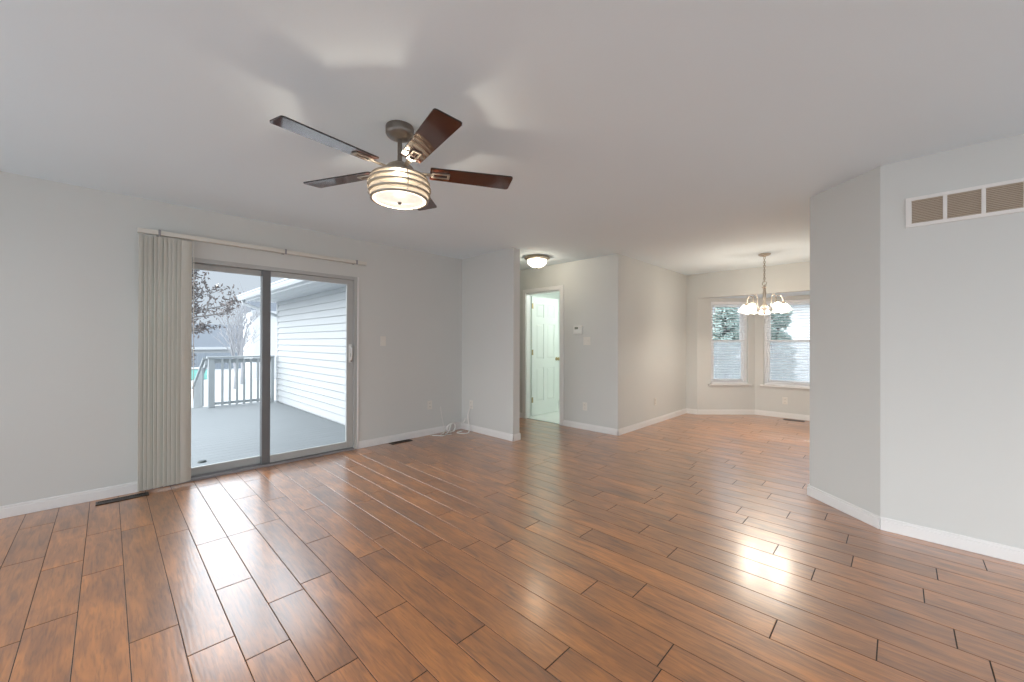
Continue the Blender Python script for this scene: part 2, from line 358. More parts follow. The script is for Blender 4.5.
# utility room behind the open door
mb = MB()
mb.box(-5.3, -5.2, 4.9, 7.1, 0, H); mb.box(-5.3, -2.81, 7.0, 7.1, 0, H); mb.box(-5.3, -2.81, 4.9, 7.1, H, H+0.1)
tag(mb.build('wall_utility_room', M['doorpaint']), kind='structure')
mb = MB(); mb.box(-5.2, -2.81, YD+0.06, 7.0, -0.05, 0.0)
tag(mb.build('floor_utility_tile', M['tile']), kind='structure')
lamp('utility_room_fill', (-3.3, 5.9, 2.2), UTILITY_FILL_W, (0.90, 1.0, 0.95), 0.12)  # unseen point light added to brighten the room behind the door

# plank floor: one mesh, every plank its own chamfered slab
PIT, PY0 = 0.1578, -0.249
JOINTS = [(-1.827, .466), (-1.5285, .6305), (-1.694, .939), (-1.306, 1.0795), (-2.0595, 1.411), (-1.886, 1.57), (-2.202, .781), (-2.3635, 1.2535), (-1.7945, 2.0265),
          (-1.4635, 2.198), (-1.217, 2.517), (-0.9635, 2.3555), (-0.9325, 1.8875), (-0.963, 1.2595), (-0.6485, 1.4565), (-0.233, 3.328), (-0.1895, 3.0085), (-0.3295, 2.6815),
          (-0.391, 2.0465), (-0.0625, 2.212), (0.149, 3.1675), (0.1725, 2.5275), (-0.5305, 2.859), (-3.534, -.332), (-3.3235, -.1685), (-3.096, -.0085), (-3.6465, .1475),
          (-2.273, .1525), (-2.0135, .3125), (-3.377, .296)]
rows = {}
for x, y in JOINTS: rows.setdefault(math.floor((y-PY0)/PIT), []).append(x)
mb = MB(); ids = []
def plank(x0, x1, y0, y1):
    g, c, d = 0.0014, 0.0014, 0.0011
    a, b, e, f_ = x0+0.0022, x1-0.0022, y0+g, y1-g
    i = len(mb.v); r = random.random()
    mb.v += [(a, e, -d), (b, e, -d), (b, f_, -d), (a, f_, -d), (a+c, e+c, 0), (b-c, e+c, 0), (b-c, f_-c, 0), (a+c, f_-c, 0)]
    for q in ((4, 5, 6, 7), (0, 1, 5, 4), (1, 2, 6, 5), (2, 3, 7, 6), (3, 0, 4, 7)):
        mb.f.append(tuple(i+k for k in q)); ids.append(r); mb.m.append(0)
for n in range(-9, 52):
    y0 = PY0+n*PIT; y1 = y0+PIT; yc = (y0+y1)/2
    if yc < YP0+0.1: xa, xb = XL-0.06, XR+0.05
    elif yc < YD+0.05: xa, xb = -5.75, (XR if yc < 3.7 else 1.7)
    elif yc < YF: xa, xb = XC-0.05, 1.65
    else: xa, xb = BX0+(yc-YF)-0.08, BX3-(yc-YF)+0.08
    js = sorted(rows.get(n, []))
    x = (js[0] if js else random.uniform(-1.6, 0))
    cuts = list(js) if js else [x]
    while cuts[0] > xa: cuts.insert(0, cuts[0]-random.choice((0.62, 0.92, 1.22, 1.22)))
    while cuts[-1] < xb: cuts.append(cuts[-1]+random.choice((0.62, 0.92, 1.22, 1.22)))
    cuts = [c for c in cuts if xa+0.12 < c < xb-0.12]; cuts = [xa]+cuts+[xb]
    for p_, q_ in zip(cuts, cuts[1:]): plank(p_, q_, y0, y1)
nplank = len(mb.f)
for (a, b, c, e) in ((XL-0.1, XR+0.1, YK-0.05, YP1), (-5.78, XR, YP1, YD+0.05), (XC-0.06, 1.7, YD+0.05, YF), (BX0-0.02, BX3+0.02, YF, YB+0.1)):
    mb.box(a, b, c, e, -0.06, -0.002, 1); ids += [0.0]*6
fl = mb.build('floor', [M['floor'], M['gap']])
at = fl.data.attributes.new('plank', 'FLOAT', 'FACE'); at.data.foreach_set('value', ids)
tag(fl, kind='structure')

# baseboards
def base(name, runs):
    mb = MB()
    for p0, p1 in runs:
        p0 = Vector((*p0, 0)); p1 = Vector((*p1, 0)); d = (p1-p0); L_ = d.length; d.normalize(); n = Vector((d.y, -d.x, 0))
        T = Matrix(((d.x, n.x, 0, p0.x), (d.y, n.y, 0, p0.y), (0, 0, 1, 0), (0, 0, 0, 1)))
        mb.box(0, L_, 0.0, 0.012, 0.0, 0.068, T=T); mb.box(0, L_, 0.0, 0.008, 0.068, 0.086, T=T)
    return tag(mb.build(name, M['trim'], bevel=0.002, seg=1), kind='structure')
base('baseboard_left', [((XL, YK), (XL, 0.185)), ((XL, 2.035), (XL, YP0))])
base('baseboard_partition', [((XL, YP0), (XP+0.012, YP0)), ((XP, YP0-0.012), (XP, YP1+0.012)), ((XP, YP1), (XL, YP1))])
base('baseboard_hall', [((-3.588, YD), (XC+0.012, YD)), ((-5.7, YD), (-4.425, YD)), ((-5.7, YP1), (-5.7, YD))])
base('baseboard_dining', [((XC, YD-0.012), (XC, YF)), ((XC, YF), (BX0, YF)), ((BX0, YF), (BX1, YB)), ((BX1, YB), (BX2, YB)), ((BX2, YB), (BX3, YF)), ((BX3, YF), (1.6, YF))])
base('baseboard_right', [((-0.52, 4.3), (-0.52, 4.02)), ((-0.53, 4.03), (-0.087, 3.63)), ((-0.087, 3.63), (XR, 3.63)), ((XR, 3.63), (XR, YK))])

# sliding glass door
d1 = thing('door_1', 'sliding glass patio door with grey frame beside the vertical blind', 'sliding door', (XL, 0, 0), kind='structure')
DY0, DY1, DZ = 0.19, 2.03, 2.0
mb = MB(); mb.box(-0.13, 0.004, DY0, DY0+0.035, 0, DZ); mb.box(-0.13, 0.004, DY1-0.035, DY1, 0, DZ); mb.box(-0.13, 0.004, DY0+0.035, DY1-0.035, DZ-0.04, DZ)
mb.build('door_frame', M['alu'], d1, bevel=0.003)
mb = MB(); mb.box(-0.15, 0.01, DY0+0.035, DY1-0.035, 0, 0.022); mb.box(-0.035, -0.030, DY0+0.035, DY1-0.035, 0.022, 0.034); mb.box(-0.085, -0.080, DY0+0.035, DY1-0.035, 0.022, 0.034)
mb.build('threshold', M['alu_dark'], d1, bevel=0.002)
def panel(name, y0, y1, x, st, par, glazing):
    mb = MB(); z0, z1 = 0.028, DZ-0.042; t = 0.036
    a_, b_ = (y0, y0+st[0]), (y1-st[1], y1)
    il, ot = (b_, a_) if name == 'fixed_panel' else (a_, b_)
    mb.box(x-t/2, x+t/2, *ot, z0, z1)
    mb.box(x-t/2, x+t/2, y0+st[0], y1-st[1], z0, z0+0.072); mb.box(x-t/2, x+t/2, y0+st[0], y1-st[1], z1-0.052, z1)
    o = mb.build(name, M['alu'], par, bevel=0.003)
    q = MB(); q.box(x-t/2, x+t/2, *il, z0, z1); tag(q.build('interlock_stile', M['interlock_shaded'], o, bevel=0.003), 'grey meeting stile with its backlit shade painted in')
    g = MB(); g.box(x-0.004, x+0.004, y0+st[0]-0.008, y1-st[1]+0.008, z0+0.065, z1-0.045)
    g.build('pane', M['glass'], o); return o
panel('fixed_panel', DY0+0.036, 1.148, -0.0825, (0.06, 0.072), d1, None)
sp = panel('sliding_panel', 1.074, DY1-0.036, -0.0325, (0.074, 0.076), d1, None)
mb = MB(); mb.tube([(-0.012, 1.955, 1.035), (0.022, 1.952, 1.04), (0.040, 1.950, 1.065), (0.042, 1.950, 1.10), (0.042, 1.950, 1.135), (0.040, 1.950, 1.165), (0.022, 1.952, 1.19), (-0.012, 1.955, 1.195)], 0.009, 10)
hd = mb.build('door_handle', M['handle'], sp, smooth=True)
mb = MB(); mb.box(-0.0145, -0.006, 1.938, 1.972, 1.01, 1.22); mb.build('handle_plate', M['handle'], sp, bevel=0.003)
mb = MB(); mb.box(-0.006, 0.008, 1.958, 1.968, 1.075, 1.115); mb.box(-0.006, 0.004, 1.958, 1.968, 1.19, 1.20); mb.box(-0.006, 0.004, 1.958, 1.968, 1.02, 1.03); mb.build('latch', M['black'], sp)
mb = MB(); mb.box(0.0, 0.012, DY1, DY1+0.02, 0.0, DZ); tag(mb.build('trim_1', M['trim'], loc=(XL, 0, 0), bevel=0.004), kind='structure')

# vertical blind stacked open at the left of the door
vb = thing('vertical_blind', 'grey-beige vertical blind drawn open at the left of the sliding door', 'blind', (XL+0.08, 0.33, 0))
mb = MB(); mb.box(-0.022, 0.022, 0.165-0.33, 2.10-0.33, 2.135, 2.172); mb.build('headrail', M['rail'], vb, bevel=0.004)
for yb in (0.30, 1.25, 1.98):
    mb = MB(); mb.box(-0.08, 0.0, yb-0.33-0.012, yb-0.33+0.012, 2.172, 2.178); mb.box(-0.08, -0.076, yb-0.33-0.012, yb-0.33+0.012, 2.14, 2.178); mb.box(0.0225, 0.0275, yb-0.33-0.008, yb-0.33+0.008, 2.128, 2.178)
    mb.build('bracket', M['alu_dark'], vb)
NV = 10
for i in range(NV):
    y = 0.208+i*0.030+random.uniform(-.004, .004); a = math.radians(random.uniform(34, 44)) if i < NV-1 else math.radians(28)
    wv = 0.086; mb = MB(); prof = []
    for k in range(7):
        s_ = -wv/2+wv*k/6; bow = 0.006*(1-(2*s_/wv)**2)
        prof.append((s_*math.sin(a)+bow*math.cos(a), -s_*math.cos(a)+bow*math.sin(a)))
    T = Matrix.Translation((0, y-0.33, 0))
    back = [(p[0]-0.0012*math.cos(a), p[1]-0.0012*math.sin(a)) for p in prof]
    mb.prism(prof+back[::-1], 0.03, 2.118, T=T)
    vn = mb.build('vane', M['vane'], vb)
    mb = MB(); mb.box(-0.004, 0.004, y-0.33-0.002, y-0.33+0.002, 2.110, 2.137); mb.build('vane_clip', M['rail'], vn)
mb = MB(); mb.tube([(0.01, 0.525-0.33, 2.14), (0.012, 0.527-0.33, 1.4), (0.01, 0.526-0.33, 0.75)], 0.0025, 6); mb.build('control_cord', M['rail'], vb)

# interior door, casing
d2 = thing('door_2', 'white six-panel door standing open in the hall', 'door', (-4.36, YD, 0), kind='structure')
mb = MB(); cw = 0.062; ow = 0.705
mb.box(-cw, 0, -0.016, 0, 0, 2.045+cw); mb.box(ow, ow+cw, -0.016, 0, 0, 2.045+cw); mb.box(0, ow, -0.016, 0, 2.045, 2.045+cw)
mb.build('door_casing', M['trim'], d2, bevel=0.004)
mb = MB(); mb.box(0, 0.010, 0, 0.085, 0, 2.045); mb.box(ow-0.016, ow, 0, 0.115, 0, 2.045); mb.box(0.016, ow-0.016, 0, 0.115, 2.03, 2.045)
mb.box(ow-0.028, ow-0.016, 0.04, 0.075, 0, 2.03); mb.build('door_jamb', M['trim'], d2, bevel=0.002)
# leaf local: u along the width, face toward +x
mb = MB(); LW, LH, LT = 0.70, 2.01, 0.035
us = [0, 0.11, 0.30, 0.395, 0.585, LW]; zs = [0, 0.23, 0.80, 0.95, 1.55, 1.66, 1.88, LH]
for i in range(5):
    for j in range(7):
        ispan = i in (1, 3) and j in (1, 3, 5)
        u0, u1, z0, z1 = us[i], us[i+1], zs[j], zs[j+1]
        if not ispan: mb.box(0, LT, u0, u1, z0, z1)
        else:
            mb.box(0.008, LT-0.010, u0, u1, z0, z1)
            b0 = 0.022; x_, X_ = LT-0.010, LT-0.002
            q0 = [(x_, u0+0.006, z0+0.006), (x_, u1-0.006, z0+0.006), (x_, u1-0.006, z1-0.006), (x_, u0+0.006, z1-0.006)]
            q1 = [(X_, u0+b0+.01, z0+b0+.01), (X_, u1-b0-.01, z0+b0+.01), (X_, u1-b0-.01, z1-b0-.01), (X_, u0+b0+.01, z1-b0-.01)]
            mb.face(q1)
            for k in range(4): mb.face([q0[k], q0[(k+1) % 4], q1[(k+1) % 4], q1[k]])
lf = mb.build('door_leaf', M['doorpaint'], d2, loc=(-0.073, 0.195, 0.012), rz=math.radians(-1))
mb = MB(); T = Matrix.Translation((LT, 0.645, 0.94)) @ Matrix.Rotation(PI/2, 4, 'Y')
mb.lathe([(0.030, 0), (0.030, 0.006), (0.012, 0.010), (0.012, 0.032), (0.026, 0.042), (0.029, 0.056), (0.022, 0.068), (0.006, 0.071)], T=T, seg=24); mb.build('door_knob', M['brass'], lf, smooth=True)
for zh in (0.22, 1.02, 1.80):
    mb = MB(); mb.lathe([(0.006, 0), (0.006, 0.09)], c=(LT+0.003, -0.004, zh), seg=10); mb.box(LT, LT+0.002, 0, 0.03, zh, zh+0.09); mb.build('hinge', M['brass'], lf)

# bay windows with horizontal blinds
def bay_window(idx, loc, rz, wd, z0, z1):
    """local x along wall, -y toward the room, origin at left end of the opening on the room face"""
    w_ = thing('window_%d' % idx, ('white double-hung window in the angled side of the bay', 'white double-hung window in the back of the bay', 'white double-hung window in the right side of the bay')[idx-1], 'window', loc, rz, kind='structure')
    hgt = z1-z0; mb = MB(); f = 0.045
    mb.box(0, f, 0.035, 0.125, 0, hgt); mb.box(wd-f, wd, 0.035, 0.125, 0, hgt); mb.box(f, wd-f, 0.035, 0.125, 0, f); mb.box(f, wd-f, 0.035, 0.125, hgt-f, hgt)
    mb.build('window_frame', M['vinyl'], w_, bevel=0.003)
    zm = 1.28-z0; s = 0.035
    for nm, a, b, y in (('lower_sash', f, zm+0.02, 0.06), ('upper_sash', zm-0.02, hgt-f, 0.095)):
        mb = MB(); mb.box(f, f+s, y, y+0.03, a, b); mb.box(wd-f-s, wd-f, y, y+0.03, a, b); mb.box(f+s, wd-f-s, y, y+0.03, a, a+s); mb.box(f+s, wd-f-s, y, y+0.03, b-s, b)
        o = mb.build(nm, M['vinyl'], w_, bevel=0.002)
        g = MB(); g.box(f+s-0.006, wd-f-s+0.006, y+0.012, y+0.017, a+s-0.006, b-s+0.006); g.build('pane', M['glass'], o)
    mb = MB(); mb.box(f, wd-f, 0.1275, 0.1285, f, zm+0.02); mb.build('insect_screen', M['screen'], w_)
    mb = MB(); mb.box(-0.05, wd+0.05, -0.035, 0.0, -0.022, 0.0); mb.box(0, wd, 0.0, 0.035, -0.012, 0.0); mb.build('window_sill', M['trim'], w_, bevel=0.003)
    mb = MB(); mb.box(-0.035, wd+0.035, -0.012, 0, -0.05, -0.022); mb.build('window_apron', M['wall'], w_, bevel=0.002)
    return w_
def hblind(label, loc, rz, wd, hgt):
    b = thing('horizontal_blind', label, 'blind', loc, rz, 'white slatted blinds in the bay windows')
    mb = MB(); mb.box(0.006, wd-0.006, 0.0, 0.034, hgt-0.045, hgt-0.002); mb.build('headrail', M['slat'], b, bevel=0.002)
    mb = MB(); n = int((hgt-0.085)/0.0445)
    for k in range(n):
        T = Matrix.Translation((0, 0.017, 0.05+k*0.0445)) @ Matrix.Rotation(math.radians(-7), 4, 'X')
        mb.box(0.008, wd-0.008, -0.022, 0.022, -0.0014, 0.0014, T=T)
    mb.build('slats', M['slat'], b)
    mb = MB(); mb.box(0.008, wd-0.008, -0.006, 0.040, 0.004, 0.022); mb.build('bottom_rail', M['slat'], b, bevel=0.003)
    for x in (0.12, wd-0.12):
        mb = MB(); mb.tube([(x, -0.006, 0.02), (x, -0.006, hgt-0.03)], 0.0012, 6); mb.build('ladder_cord', M['slat'], b)
    mb = MB(); mb.tube([(0.06, -0.016, hgt-0.04), (0.062, -0.02, hgt-0.55)], 0.004, 8); mb.build('tilt_wand', M['slat'], b)
    return b
wa = AW[1]-AW[0]; R45 = math.radians(45)
pA = (BX0+AW[0]/S2, YF+AW[0]/S2, 0.53)
bay_window(1, pA, R45, wa, 0.53, 1.965)
hblind('white slatted blind in the narrower left bay window, nearest the long dining wall', pA, R45, wa, 1.965-0.53)
bay_window(2, (-1.655, YB, 0.53), 0, 1.26, 0.53, 1.955)
hblind('white slatted blind in the bay window right of the chandelier, cut off by the wall', (-1.655, YB, 0.53), 0, 1.26, 1.955-0.53)
ln = (BX1-BX0)*S2
pC = (BX2+(ln-AW[1])/S2, YB-(ln-AW[1])/S2, 0.53)
bay_window(3, pC, -R45, wa, 0.53, 1.965)

# ------------------------------------------------------------------ ceiling fan
FX, FY = -1.98, 1.13
fan = thing('ceiling_fan', 'five-blade ceiling fan with dark wood blades and a lit banded shade', 'ceiling fan', (FX, FY, H))
mb = MB(); mb.lathe([(0.074, 0), (0.076, -0.006), (0.076, -0.040), (0.068, -0.052), (0.046, -0.064), (0.024, -0.070), (0.014, -0.070)], seg=48); mb.build('canopy', M['bronze'], fan, smooth=True)
mb = MB(); mb.lathe([(0.0125, -0.065), (0.0125, -0.215)], seg=20); mb.lathe([(0.026, -0.195), (0.026, -0.22)], seg=20); mb.build('downrod', M['bronze'], fan, smooth=True)
mb = MB(); mb.lathe([(0.020, -0.205), (0.052, -0.210), (0.070, -0.222), (0.092, -0.248), (0.118, -0.272), (0.122, -0.282), (0.06, -0.284)], seg=48); mb.build('motor_housing', M['nickel'], fan, smooth=True)
ZT, ZB_ = -0.280, -0.405
def rad(z):  # barrel profile
    t = (z-ZB_)/(ZT-ZB_); return 0.135+0.031*math.sin(PI*(0.12+0.76*t))-0.006*(t-0.5)
prof = [(rad(ZB_+(ZT-ZB_)*k/12)-0.006, ZB_+(ZT-ZB_)*k/12) for k in range(13)]
mb = MB(); mb.lathe(prof, seg=56, cap=False); mb.build('lamp_shade', M['fanglass'], fan, smooth=True)
mb = MB(); mb.lathe([(0.128, ZB_+0.002), (0.118, ZB_-0.006), (0.07, ZB_-0.012), (0.001, ZB_-0.014)], seg=56, cap=False); ls = mb.build('lamp_lens', M['fanlens'], fan, smooth=True)
mb = MB(); mb.lathe([(0.012, ZB_-0.012), (0.011, ZB_-0.020), (0.004, ZB_-0.024)], seg=20); mb.build('finial', M['bronze'], ls, smooth=True)
def ring(z, h_=0.009, t_=0.008):
    mb = MB(); r_ = rad(z); seg = 56
    mb.lathe([(r_-0.006, z-h_/2), (r_+t_-0.003, z-h_/2), (r_+t_-0.003, z+h_/2), (r_-0.006, z+h_/2), (r_-0.006, z-h_/2)], seg=seg, cap=False)
    mb.build('shade_ring', M['nickel'], fan, smooth=True)
for z in (-0.286, -0.313, -0.344, -0.375, -0.402): ring(z)
cam_az = math.atan2(-FY, -FX)
for k in range(4):
    a = cam_az+math.radians(14)+k*PI/2
    mb = MB(); mb.tube([((rad(z)+0.006)*math.cos(a), (rad(z)+0.006)*math.sin(a), z) for z in [ZB_+(ZT-ZB_)*j/8 for j in range(9)]], 0.0026, 8); mb.build('shade_strut', M['nickel'], fan, smooth=True)
ZBL = -0.238
PITCH = math.radians(-9)
for k in range(5):
    a = math.radians(-83.5+72*k)
    R_ = Matrix.Rotation(a, 4, 'Z') @ Matrix.Translation((0, 0, ZBL)) @ Matrix.Rotation(PITCH, 4, 'X')
    mb = MB(); r0, r1, h0, h1, c = 0.165, 0.638, 0.056, 0.068, 0.014
    poly = [(r0, -h0+0.004), (r0+0.006, -h0), (r1-c, -h1), (r1-0.004, -h1+0.004), (r1, -h1+c), (r1, h1-c), (r1-0.004, h1-0.004), (r1-c, h1), (r0+0.006, h0), (r0, h0-0.004)]
    n = len(poly)
    mb.prism(poly, -0.0035, 0.0035, T=R_)
    mb.m = [0, 0]+[1]*n
    bl = mb.build('blade', [M['blade'], M['edge']], fan)
    # blade iron: arm and open rectangular loop under the blade
    mb = MB()
    mb.box(0.075, 0.185, -0.012, 0.012, -0.012, -0.0045, T=R_)
    for (xa, xb, ya, yb) in ((0.175, 0.275, -0.024, -0.014), (0.175, 0.275, 0.014, 0.024), (0.175, 0.187, -0.014, 0.014), (0.262, 0.275, -0.014, 0.014)):
        mb.box(xa, xb, ya, yb, -0.012, -0.004, T=R_)
    mb.build('blade_iron', M['nickel'], fan, bevel=0.0015, seg=1)
lamp('fan_bulb', (0, 0, -0.355), FAN_W, (1.0, 0.88, 0.72), 0.02, fan)

# hall flush light
hl = thing('flush_ceiling_light', 'lit white dome ceiling light with metal rim in the hall opening', 'ceiling light', (-3.615, 4.193, H))
mb = MB(); mb.lathe([(0.05, 0), (0.165, 0.0), (0.178, -0.012), (0.180, -0.022), (0.160, -0.034), (0.140, -0.046), (0.134, -0.046)], seg=48); mb.build('light_rim', M['nickel'], hl, smooth=True)
mb = MB(); mb.lathe([(0.138, -0.046), (0.134, -0.075), (0.118, -0.105), (0.085, -0.130), (0.045, -0.143), (0.001, -0.146)], seg=48, cap=False); mb.build('glass_dome', M['hallglass'], hl, smooth=True)
mb = MB(); mb.lathe([(0.010, -0.144), (0.010, -0.156), (0.003, -0.162)], seg=16); mb.build('finial', M['bronze'], hl, smooth=True)
lamp('hall_bulb', (0, 0, -0.10), HALL_W, (1.0, 0.92, 0.78), 0.04, hl)

# chandelier
CX, CY = -1.286, 6.156
ch = thing('chandelier', 'five-light nickel chandelier with glowing white tulip shades before the bay', 'chandelier', (CX, CY, H))
mb = MB(); mb.lathe([(0.072, 0), (0.074, -0.012), (0.055, -0.024), (0.018, -0.034), (0.010, -0.045)], seg=36); mb.build('canopy', M['nickel'], ch, smooth=True)
mb = MB()
for k in range(12):
    z = -0.055-k*0.0275; a0 = (k % 2)*PI/2
    pts = [(0.0105*math.cos(t)*math.cos(a0), 0.0105*math.cos(t)*math.sin(a0), z+0.0185*math.sin(t)) for t in [2*PI*q/12 for q in range(12)]]
    mb.tube(pts, 0.0040, 6, closed=True)
mb.build('chain', M['nickel'], ch, smooth=True)
mb = MB(); mb.tube([(0.026*math.cos(t), 0.018*math.sin(t), -0.395+0.028*math.sin(t)) for t in [2*PI*q/16 for q in range(16)]], 0.004, 8, closed=True); mb.build('hanging_loop', M['nickel'], ch, smooth=True)
mb = MB(); mb.lathe([(0.006, -0.42), (0.012, -0.43), (0.024, -0.44), (0.030, -0.448), (0.016, -0.46), (0.014, -0.49), (0.019, -0.51), (0.019, -0.60), (0.014, -0.63), (0.022, -0.67), (0.034, -0.70), (0.028, -0.74), (0.016, -0.77), (0.020, -0.79), (0.006, -0.81)], seg=28); mb.build('column', M['nickel'], ch, smooth=True)
va = math.atan2(CY, CX)
for k in range(5):
    a = va+k*math.radians(72); ca, sa = math.cos(a), math.sin(a)
    pr = [(x_*0.9, z_) for x_, z_ in [(0.02, -0.70), (0.06, -0.745), (0.115, -0.745), (0.15, -0.69), (0.145, -0.62), (0.165, -0.565), (0.205, -0.56), (0.235, -0.60), (0.245, -0.66)]]
    pts = []
    for i in range(len(pr)-1):   # smooth the scroll
        p0, p1, p2, p3 = pr[max(i-1, 0)], pr[i], pr[i+1], pr[min(i+2, len(pr)-1)]
        for q in range(5):
            t = q/5; f = lambda j: 0.5*((2*p1[j])+(-p0[j]+p2[j])*t+(2*p0[j]-5*p1[j]+4*p2[j]-p3[j])*t*t+(-p0[j]+3*p1[j]-3*p2[j]+p3[j])*t**3)
            pts.append((f(0)*ca, f(0)*sa, f(1)))
    pts.append((pr[-1][0]*ca, pr[-1][0]*sa, pr[-1][1]))
    mb = MB(); mb.tube(pts, 0.006, 8); am = mb.build('arm', M['nickel'], ch, smooth=True)
    T = Matrix.Translation((0.2205*ca, 0.2205*sa, -0.66)) @ Matrix.Rotation(math.radians(-20), 4, Vector((-sa, ca, 0)))
    mb = MB(); mb.lathe([(0.010, 0.012), (0.022, 0.0), (0.024, -0.018), (0.018, -0.02)], T=T, seg=20); mb.build('socket', M['nickel'], am, smooth=True)
    mb = MB(); mb.lathe([(0.024, -0.016), (0.040, -0.035), (0.050, -0.065), (0.055, -0.09), (0.066, -0.115), (0.076, -0.128)], T=T, seg=28, cap=False); mb.build('glass_shade', M['chandglass'], am, smooth=True)
    p = T @ Vector((0, 0, -0.07)); lamp('chandelier_bulb', p, CHAND_W, (1.0, 0.90, 0.78), 0.03, ch)

# ------------------------------------------------------------------ wall plates
def outlet(label, loc, rz, z):
    o = thing('wall_outlet', label, 'outlet', (loc[0], loc[1], z), rz)
    mb = MB(); mb.box(-0.036, 0.036, -0.006, 0, -0.058, 0.058); mb.build('plate', M['plate'], o, bevel=0.003)
    for dz in (-0.024, 0.024):
        mb = MB(); mb.box(-0.017, 0.017, -0.0085, -0.006, dz-0.014, dz+0.014); r = mb.build('receptacle', M['plate'], o, bevel=0.002)
        mb = MB(); mb.box(-0.009, -0.006, -0.0095, -0.0085, dz-0.004, dz+0.006); mb.box(0.006, 0.009, -0.0095, -0.0085, dz-0.004, dz+0.006); mb.build('slot', M['slot'], r)
    return o
def switch(label, loc, rz, z, n):
    o = thing('light_switch', label, 'light switch', (loc[0], loc[1], z), rz); hw = 0.036+0.023*(n-1)
    mb = MB(); mb.box(-hw, hw, -0.006, 0, -0.058, 0.058); mb.build('plate', M['plate'], o, bevel=0.003)
    for k in range(n):
        x = (k-(n-1)/2)*0.046
        mb = MB(); mb.box(x-0.005, x+0.005, -0.016, -0.006, -0.004, 0.012); mb.build('toggle', M['plate'], o, bevel=0.002)
    return o
Q = PI/2
switch('single light switch on the left wall right of the sliding door', (XL, 2.355), Q, 1.258, 1)
outlet('outlet low on the left wall, to the left of the loose white cables', (XL, 3.03), Q, 0.40)
outlet('outlet low on the partition wall with white cables running down', (-4.29, YP0), 0, 0.37)
switch('double light switch on the hall wall just below the thermostat', (-3.18, YD), 0, 1.268, 2)
outlet('outlet low on the hall wall right of the open door', (-3.212, YD), 0, 0.33)
outlet('outlet low on the long white dining wall', (XC, 5.915), Q, 0.337)
outlet('outlet below the back bay window above the floor register', (-1.35, YB), 0, 0.285)
tm = thing('thermostat', 'small white thermostat with grey display on the hall wall', 'thermostat', (-3.325, YD, 1.43))
mb = MB(); mb.box(-0.075, 0.075, -0.028, 0, -0.06, 0.06); mb.build('housing', M['thermo'], tm, bevel=0.006)
mb = MB(); mb.box(-0.05, 0.01, -0.0295, -0.028, 0.008, 0.04); mb.build('display', M['lcd'], tm)
mb = MB(); mb.box(0.03, 0.055, -0.031, -0.028, 0.0, 0.012); mb.box(0.03, 0.055, -0.031, -0.028, 0.022, 0.034); mb.build('button', M['plate'], tm)

# floor registers
def register(label, c, ln, wd, rz):
    o = thing('floor_register', label, 'floor vent', (c[0], c[1], 0), rz, 'dark floor registers')
    mb = MB(); f = 0.014; z = 0.006
    mb.box(-ln/2, ln/2, -wd/2, -wd/2+f, 0, z); mb.box(-ln/2, ln/2, wd/2-f, wd/2, 0, z); mb.box(-ln/2, -ln/2+f, -wd/2+f, wd/2-f, 0, z); mb.box(ln/2-f, ln/2, -wd/2+f, wd/2-f, 0, z)
    mb.build('register_frame', M['register'], o)
    mb = MB(); n = int((ln-2*f)/0.013)
    for k in range(n): mb.box(-ln/2+f+0.004+k*0.013, -ln/2+f+0.009+k*0.013, -wd/2+f, wd/2-f, 0, 0.005)
    mb.build('register_bars', M['register'], o)
    mb = MB(); mb.box(-ln/2+f, ln/2-f, -wd/2+f, wd/2-f, 0, 0.0015); mb.build('register_damper', M['black'], o)
register('dark floor register by the left wall in front of the vertical blind', (-4.385, 0.09), 0.30, 0.09, Q)
register('dark floor register by the left wall right of the sliding door', (-4.435, 2.56), 0.28, 0.09, Q)
register('dark floor register beneath the back bay window', (-1.20, 7.72), 0.28, 0.10, 0)

# return-air grille on the right wall
gx0, gx1, gz0, gz1 = 0.033, 0.842, 1.997, 2.187
g = thing('return_air_grille', 'long white return-air grille with beige louvers high on the right wall', 'vent grille', (gx0, 3.63, gz0)); gw, gh = gx1-gx0, gz1-gz0
mb = MB(); fb = 0.026; bars = []
mb.box(0, gw, -0.012, 0, 0, 0.022); mb.box(0, gw, -0.012, 0, gh-0.022, gh); mb.box(0, 0.028, -0.012, 0, 0.022, gh-0.022); mb.box(gw-0.028, gw, -0.012, 0, 0.022, gh-0.022)
sec = []; n = 5; bw = 0.018; sw = (gw-0.056-bw*(n-1))/n
for k in range(n):
    x = 0.028+k*(sw+bw); sec.append((x, x+sw))
    if k < n-1: mb.box(x+sw, x+sw+bw, -0.012, 0, 0.022, gh-0.022)
mb.build('grille_frame', M['grille'], g, bevel=0.002)
for a, b in sec:
    mb = MB(); nl = 14
    for k in range(nl):
        T = Matrix.Translation((0, -0.004, 0.022+(k+0.5)*(gh-0.044)/nl)) @ Matrix.Rotation(math.radians(-38), 4, 'X')
        mb.box(a, b, -0.0055, 0.0055, -0.0006, 0.0006, T=T)
    mb.build('louvers', M['louver'], g)
mb = MB(); mb.box(0.02, gw-0.02, -0.0012, -0.0002, 0.015, gh-0.015); mb.build('duct_shade_sheet', M['duct'], g)  # thin sheet coloured as the shade behind the louvers

